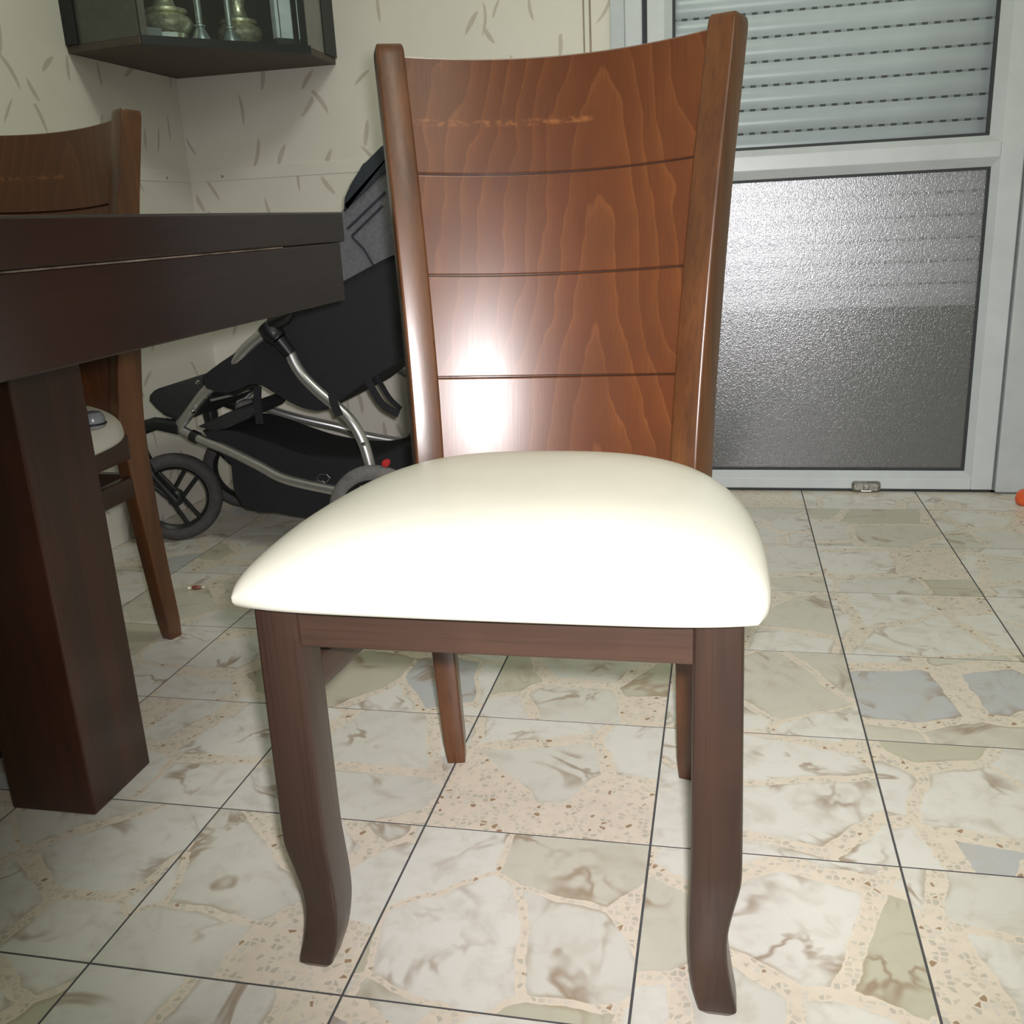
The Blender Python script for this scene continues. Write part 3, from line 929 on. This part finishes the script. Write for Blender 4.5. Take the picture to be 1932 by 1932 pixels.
vprof = [(0.0, 0.0), (0.050, 0.0), (0.052, 0.020), (0.064, 0.030), (0.069, 0.044), (0.062, 0.057), (0.045, 0.065), (0.056, 0.069), (0.056, 0.075), (0.034, 0.079),
         (0.027, 0.087), (0.023, 0.104), (0.024, 0.120), (0.030, 0.130), (0.035, 0.134), (0.035, 0.139), (0.026, 0.143), (0.022, 0.160), (0.040, 0.190), (0.052, 0.225), (0.048, 0.26), (0.030, 0.285), (0.026, 0.32), (0.034, 0.34), (0.030, 0.345), (0.0, 0.345)]
for (u, dpt, sc, lab) in ((316, 0.085, 0.92, 'ornate silver vase with stepped foot near the cabinet side panel'), (452, 0.142, 0.84, 'ornate silver vase between the thin silver candlesticks and white box')):
    x, y, z = in_cab(u, dpt)
    e = empty('silver_vase', (x, y, z), label=lab, cat='vase', group='silver in the corner cabinet')
    foot = [(r * sc, h) for r, h in vprof[:10]]; body = [(r * sc, h) for r, h in vprof[9:]]
    lathe('foot', foot + [(0.01, 0.0792)], M_silver, e, 28)
    lathe('body', [(0.01, 0.0785)] + body, M_silver, e, 28)
cprof = [(0.0, 0.0), (0.026, 0.0), (0.0255, 0.004), (0.012, 0.030), (0.0105, 0.034), (0.0145, 0.037), (0.0145, 0.040), (0.008, 0.043), (0.0085, 0.10), (0.008, 0.22), (0.013, 0.225), (0.016, 0.25), (0.012, 0.26), (0.0, 0.26)]
for (u, dpt, lab) in ((378, 0.046, 'thin pale silver candlestick beside the dark little box'), (434, 0.046, 'thin pale silver candlestick with conical foot in front of the second vase')):
    x, y, z = in_cab(u, dpt)
    e = empty('candlestick', (x, y, z), label=lab, cat='candlestick', group='silver in the corner cabinet')
    lathe('foot', cprof[:7] + [(0.004, 0.0402)], M_pewter, e, 20)
    lathe('stem', [(0.004, 0.0398)] + cprof[7:], M_pewter, e, 20)
ang = math.atan2(dAB[1], dAB[0])
x, y, z = in_cab(290, 0.030)
bx_ = empty('small_box', (x, y, z), ang, label='small dark box with white card standing at the foot of a silver vase', cat='box')
box('box_body', (-0.019, 0.017, -0.008, 0.010, 0.0, 0.024), M_greyplastic, bx_, bev=0.001)
box('card', (0.0175, 0.056, -0.002, 0.0, 0.0, 0.017), M_card, bx_, bev=0.0003)
x, y, z = in_cab(533, 0.045)
wb = empty('white_box', (x, y, z), ang, label='tall white box on a black foot at the end of the cabinet', cat='box')
box('box_foot', (-0.024, 0.027, -0.014, 0.016, 0.0, 0.022), M_cab, wb, bev=0.001)
box('box_body', (-0.021, 0.024, -0.012, 0.014, 0.0215, 0.135), M_card, wb, bev=0.002)
box('box_edge', (-0.0125, -0.010, -0.0128, -0.0105, 0.0225, 0.134), M_cab, wb, bev=0)

# ------------------------------------------------------------------ baby stroller behind the table
st = empty('baby_stroller', (-0.10, 1.585, 0), label='black baby stroller with silver tube frame and grey canopy behind the table', cat='stroller')
SO = np.array((-0.10, 1.585, 0.0))


def S(u, v, y): return tuple(PY(u, v, y) - SO)
def mir(p): return (p[0], -p[1], p[2])
def S2(u, v, y):
    q = PY(u, v, y) - SO
    return (q[0], q[2])


def wheel(name, x, y, r, tr, yaw, spokes=3, twin=True):
    e = empty(name, (x - SO[0], y - SO[1], r)); e.parent = st; e.rotation_euler = (0, 0, yaw)
    # part mesh: hub with spokes; tyre is its sub-part
    bm = bmesh.new()
    add_lathe(bm, [(0.0, -0.026), (0.012, -0.025), (0.020, -0.018), (0.022, 0.0), (0.020, 0.018), (0.012, 0.025), (0.0, 0.026)], 18, 'y')
    rin = r - 2 * tr
    rim = [(rin + 0.004, -tr * 0.7), (rin + 0.010, -tr * 0.7), (rin + 0.010, tr * 0.7), (rin + 0.004, tr * 0.7), (rin - 0.003, tr * 0.35), (rin - 0.003, -tr * 0.35), (rin + 0.004, -tr * 0.7)]
    n = 36
    rr = [[(q * math.cos(2 * math.pi * k / n), h, q * math.sin(2 * math.pi * k / n)) for k in range(n)] for q, h in rim]
    add_loft(bm, rr, cap=False)
    for k in range(spokes):
        a = math.radians((128, 52, -62)[k])
        for dlt in ((-0.014, 0.014) if twin else (0.0,)):
            dx, dz = math.cos(a), math.sin(a)
            pxx, pzz = -dz * dlt, dx * dlt
            add_tube(bm, [(dx * 0.012 + pxx, -0.006, dz * 0.012 + pzz), (dx * (rin + 0.002) + pxx * 1.3, -0.004, dz * (rin + 0.002) + pzz * 1.3)], 0.0058, 8)
    me_o = finish(name + '_tmp', bm, M_black, None, smooth=True, angle=40)
    me_o.name = 'wheel'; me_o.parent = st; me_o.location = e.location; me_o.rotation_euler = e.rotation_euler
    bpy.data.objects.remove(e)
    bm = bmesh.new()
    m = 14
    R = r - tr
    rings = [[((R + tr * math.cos(2 * math.pi * j / m)) * math.cos(2 * math.pi * k / 48), tr * 0.92 * math.sin(2 * math.pi * j / m), (R + tr * math.cos(2 * math.pi * j / m)) * math.sin(2 * math.pi * k / 48)) for j in range(m)] for k in range(49)]
    add_loft(bm, rings, cap=False)
    bmesh.ops.remove_doubles(bm, verts=bm.verts[:], dist=1e-5)
    finish('tyre', bm, M_rubber if name == 'front_wheel' else M_dusty, me_o, smooth=True, angle=80)
    return me_o


wheel('front_wheel', -0.416, 1.437, 0.118, 0.019, math.radians(28))
wheel('front_wheel', -0.372, 1.735, 0.118, 0.019, math.radians(14))
wheel('rear_wheel', 0.190, 1.300, 0.121, 0.020, 0.0)
wheel('rear_wheel', 0.190, 1.870, 0.121, 0.020, 0.0)

# frame tubes, near side traced in its own plane, far side mirrored about the stroller's middle
low = [S(336, 808, 1.430), S(372, 826, 1.418), S(430, 850, 1.400), S(485, 877, 1.375), S(530, 901, 1.355), S(580, 915, 1.340), S(640, 928, 1.328), S(700, 948, 1.322)]
low = spline(low, 5)
tube('lower_frame_tube', low, 0.0125, M_tubing, st, 14)
tube('lower_frame_tube', spline([mir(S(336, 808, 1.430)), S(478, 757, 1.742), S(500, 769, 1.747), S(560, 788, 1.76), S(640, 806, 1.79), S(690, 822, 1.82), (0.285, 0.27, 0.15)], 5), 0.0125, M_tubing, st, 14)
upr = [S(546, 664, 1.345), S(558, 690, 1.342), S(576, 715, 1.340), S(606, 744, 1.335), S(640, 772, 1.33), S(664, 797, 1.325), S(682, 828, 1.322), S(694, 862, 1.320), S(704, 905, 1.318)]
upr = spline(upr, 5)
tube('rear_upright', upr, 0.0135, M_tubing, st, 14)
tube('rear_upright', [mir(p) for p in upr], 0.0135, M_tubing, st, 14)
arm = spline([S(512, 618, 1.36), S(466, 656, 1.375), S(420, 712, 1.395), S(385, 742, 1.405), S(352, 786, 1.42), S(335, 806, 1.43)], 4)
tube('front_arm', arm, 0.0135, M_tubing, st, 14)
tube('front_arm', [mir(p) for p in arm], 0.0135, M_tubing, st, 14)
for mm in (lambda p: p, mir):
    far = mm is mir
    sg = -1 if far else 1
    # hinge: black lozenge with lever and collar
    c0, c1, c2 = mm(S(500, 612, 1.335)), mm(S(526, 640, 1.335)), mm(S(548, 668, 1.342))
    bm = bmesh.new()
    add_tube(bm, [c0, tuple((np.array(c0) + np.array(c1)) / 2), c1], [0.022, 0.027, 0.021], 14)
    add_tube(bm, [c1, c2], [0.018, 0.0155], 12)
    add_tube(bm, [mm(S(512, 612, 1.33)), mm(S(540, 600, 1.33)), mm(S(550, 590, 1.33))], [0.017, 0.015, 0.010], 10)
    h = finish('hinge', bm, M_black, st, smooth=True, angle=45)
    bm = bmesh.new()
    q = mm(S(520, 633, 1.306)); bm2 = add_lathe(bm, [(0.0, -0.004), (0.004, -0.003), (0.005, 0.002), (0.0, 0.003)], 10, 'y', q)
    finish('rivet', bm, M_steel, h, smooth=True)
    q = mm(S(686, 838, 1.306)); bm = bmesh.new(); add_lathe(bm, [(0.0, -0.004), (0.0045, -0.003), (0.0055, 0.001), (0.0, 0.004)], 10, 'y', q)
    finish('rivet', bm, M_steel, st, smooth=True)
    # black collars on the lower tube
    a = mm(S(362, 821, 1.421)); b = mm(S(374, 827, 1.418))
    tube('collar', [a, b], 0.0155, M_black, st, 14)
    # axle housing
    a = mm(S(704, 880, 1.318)); b = mm(S(708, 960, 1.318))
    tube('axle_housing', [a, b], 0.021, M_black, st, 14)
# front fork with casting, crown and legs around the near front wheel
for (hx, hy, yaw, sgn) in ((-0.416, 1.437, 28, 1), (-0.372, 1.735, 14, -1)):
    lx_, ly_ = hx - SO[0], hy - SO[1]
    bm = bmesh.new()
    yw = math.radians(yaw); wy = Vector((-math.sin(yw), math.cos(yw), 0)); wx = Vector((math.cos(yw), math.sin(yw), 0))
    hub = Vector((lx_, ly_, 0.118))
    head = hub + wx * (-0.075) + Vector((0, 0, 0.185))
    start = Vector(S(338, 806, 1.43)) if sgn > 0 else Vector(mir(S(338, 806, 1.43)))
    mid = (start + head) / 2 + Vector((0, 0, 0.014))
    add_tube(bm, [start, mid, head], [0.020, 0.017, 0.018], 12)
    add_lathe(bm, [(0.0, -0.045), (0.019, -0.043), (0.022, -0.02), (0.019, 0.0), (0.022, 0.022), (0.018, 0.038), (0.0, 0.040)], 16, 'z', head)
    for sd in (-1, 1):
        crown = head + Vector((0, 0, -0.036))
        p1 = crown + wy * (sd * 0.030) + wx * 0.010 + Vector((0, 0, -0.012))
        p2 = hub + wy * (sd * 0.030)
        add_tube(bm, [crown, p1, (p1 + p2) / 2 - wx * 0.012, p2], [0.012, 0.0095, 0.009, 0.011], 10)
    add_tube(bm, [hub - wy * 0.036, hub + wy * 0.036], 0.006, 10)
    finish('fork', bm, M_black, st, smooth=True, angle=45)
tube('rear_axle', [(0.29, -0.29, 0.121), (0.29, 0.29, 0.121)], 0.009, M_black, st, 10)
# foot-rest, bracket bar and pad
prism('footrest', [S2(*q, 1.42) for q in ((279, 757), (280, 746), (287, 738), (298, 733), (368, 713), (402, 726), (385, 762), (352, 793), (325, 792), (308, 785), (292, 772))], 1.42 - SO[1], 1.75 - SO[1], M_pad, st, bev=0.010, seg=3)
tube('footrest_bar', [S(395, 733, 1.41), S(440, 742, 1.405), S(482, 724, 1.40)], 0.007, M_black, st, 10)
tube('footrest_bar', [S(398, 755, 1.412), S(440, 745, 1.41), S(470, 735, 1.405)], 0.004, M_tubing, st, 8)
for uv in ((372, 722), (362, 778), (391, 748)):
    q = S(*uv, 1.388); bm = bmesh.new(); add_lathe(bm, [(0.0, -0.003), (0.004, -0.002), (0.005, 0.006), (0.0, 0.007)], 10, 'y', q)
    finish('rivet', bm, M_steel, st, smooth=True)
# seat sling: smooth body lofted across the width


def sling(name, pts, y0, y1, mat, bev, m=4):
    P = [np.array(S2(u, v, y0)) for u, v in pts]
    Q = spline([np.array((p[0], p[1])) for p in P + [P[0]]], m)[:-1]
    return prism(name, [tuple(q) for q in Q], y0 - SO[1], y1 - SO[1], mat, st, bev=bev, seg=3, angle=28)


sling('seat_fabric', [(468, 648), (492, 628), (545, 585), (600, 540), (652, 522), (736, 480), (800, 470), (815, 560), (800, 640), (752, 682), (702, 712), (660, 742), (640, 758), (612, 775), (575, 771), (545, 758), (515, 740), (492, 727), (470, 726), (445, 737), (418, 740), (388, 732), (378, 716), (408, 690), (440, 668)], 1.372, 1.80, M_fabric, 0.012)
sling('storage_basket', [(378, 814), (430, 812), (478, 824), (510, 836), (570, 856), (640, 868), (700, 866), (745, 850), (800, 838), (812, 880), (800, 975), (700, 985), (580, 978), (520, 968), (462, 962), (442, 925), (436, 880), (425, 852)], 1.405, 1.62, M_fabric, 0.012)
prism('basket_front_flap', [S2(*q, 1.402) for q in ((372, 805), (430, 778), (476, 762), (488, 770), (470, 790), (428, 808), (402, 814))], 1.402 - SO[1], 1.60 - SO[1], M_pad, st, bev=0.004)
# stitched hexagon outlines on the basket flank
bas = [o for o in st.children if o.name.startswith('storage_basket')][0]
for cu, cv in ((568, 911), (602, 914), (610, 902)):
    pts = [S(cu + 13 * math.cos(math.radians(60 * k)), cv + 8 * math.sin(math.radians(60 * k)), 1.4035) for k in range(7)]
    bm = bmesh.new(); add_tube(bm, pts, 0.0007, 5); finish('printed_hexagon', bm, M_tubing, bas)
# canopy
can = sling('canopy', [(628, 540), (622, 470), (636, 412), (664, 378), (700, 336), (740, 305), (800, 290), (860, 320), (880, 400), (840, 455), (780, 470), (736, 484), (700, 502), (660, 524)], 1.366, 1.806, M_greyfab, 0.030)
can['label'] = 'grey folding canopy'
rimp = [(646, 396), (648, 372), (660, 345), (684, 310), (716, 276), (760, 250), (820, 240), (818, 262), (766, 290), (722, 326), (690, 360), (660, 388), (648, 402)]
P = [S2(u, v, 1.360) for u, v in rimp]
prism('canopy_rim', P, 1.360 - SO[1], 1.812 - SO[1], M_bluefab, can, bev=0.010, seg=3)
for a, b in (((664, 445), (722, 388)), ((664, 447), (704, 500)), ((655, 432), (728, 362))):
    tube('canopy_seam', [S(*a, 1.366), S((a[0] + b[0]) / 2 + 3, (a[1] + b[1]) / 2 - 3, 1.362), S(*b, 1.366)], 0.0028, M_bluefab, can, 6)
# straps under the seat and band round the upright


def strap(pts, w, name='strap'):
    bm = bmesh.new()
    P = [np.array(p) for p in spline(pts, 5)]
    rings = []
    for i, p in enumerate(P):
        d = P[min(i + 1, len(P) - 1)] - P[max(i - 1, 0)]; d /= np.linalg.norm(d)
        nrm = np.cross(d, (0, 1, 0)); nrm /= np.linalg.norm(nrm)
        rings.append([tuple(p + nrm * w + np.array((0, -0.0012, 0))), tuple(p - nrm * w + np.array((0, -0.0012, 0))), tuple(p - nrm * w + np.array((0, 0.0012, 0))), tuple(p + nrm * w + np.array((0, 0.0012, 0)))])
    add_loft(bm, rings)
    finish(name, bm, M_fabric, st)


strap([S(688, 705, 1.37), S(706, 740, 1.37), S(724, 765, 1.37), S(752, 782, 1.37)], 0.009)
strap([S(706, 702, 1.42), S(722, 730, 1.42), S(736, 752, 1.42), S(756, 772, 1.42)], 0.006)
strap([S(626, 742, 1.312), S(630, 760, 1.308), S(640, 785, 1.308)], 0.010, 'upright_band')
strap([S(486, 728, 1.378), S(486, 760, 1.376), S(490, 800, 1.376)], 0.010, 'side_band')
# brake button, handlebar behind the canopy
p = S(728, 874, 1.30)
lathe('brake_button', [(0.0, -0.008), (0.008, -0.007), (0.0095, 0.0), (0.008, 0.012), (0.0, 0.013)], M_red, st, 14, 'y', p, label='red brake button')
hb = [S(760, 560, 1.345), S(830, 400, 1.345), S(900, 300, 1.36)]
hb2 = [mir(q) for q in hb][::-1]
tube('handlebar', spline(hb + hb2, 6), 0.012, M_black, st, 12)

# ------------------------------------------------------------------ odds and ends on the floor
p = PZ(371, 1112, 0)
cy_ = empty('candy', (p[0], p[1], 0.0), math.radians(14), label='tiny red-brown wrapped candy with cream ends lying on a floor tile', cat='candy')
lathe('wrapper', [(0.0015, -0.011), (0.0042, -0.008), (0.005, 0.0), (0.0042, 0.008), (0.0015, 0.011)], M_candy, cy_, 12, 'y', (0, 0, 0.005))
for s in (-1, 1):
    lathe('paper_end', [(0.0012, s * 0.0105), (0.0035, s * 0.015), (0.0042, s * 0.0185), (0.001, s * 0.0188)], M_cream, cy_, 10, 'y', (0, 0, 0.0043))
cy_.rotation_euler = (0, 0, math.radians(-76))
p = PZ(1934, 954, 0)
orr = empty('toy_piece', (p[0] + 0.004, p[1] + 0.012, 0), label='orange plastic toy piece on the floor against the door jamb', cat='toy')
lathe('toy_body', [(0.0, 0.0), (0.018, 0.0), (0.0235, 0.004), (0.026, 0.014), (0.024, 0.027), (0.018, 0.036), (0.009, 0.040), (0.0, 0.0405)], M_orange, orr, 24)
lathe('toy_knob', [(0.0, 0.040), (0.006, 0.040), (0.007, 0.044), (0.005, 0.047), (0.0, 0.048)], M_orange, orr, 16)
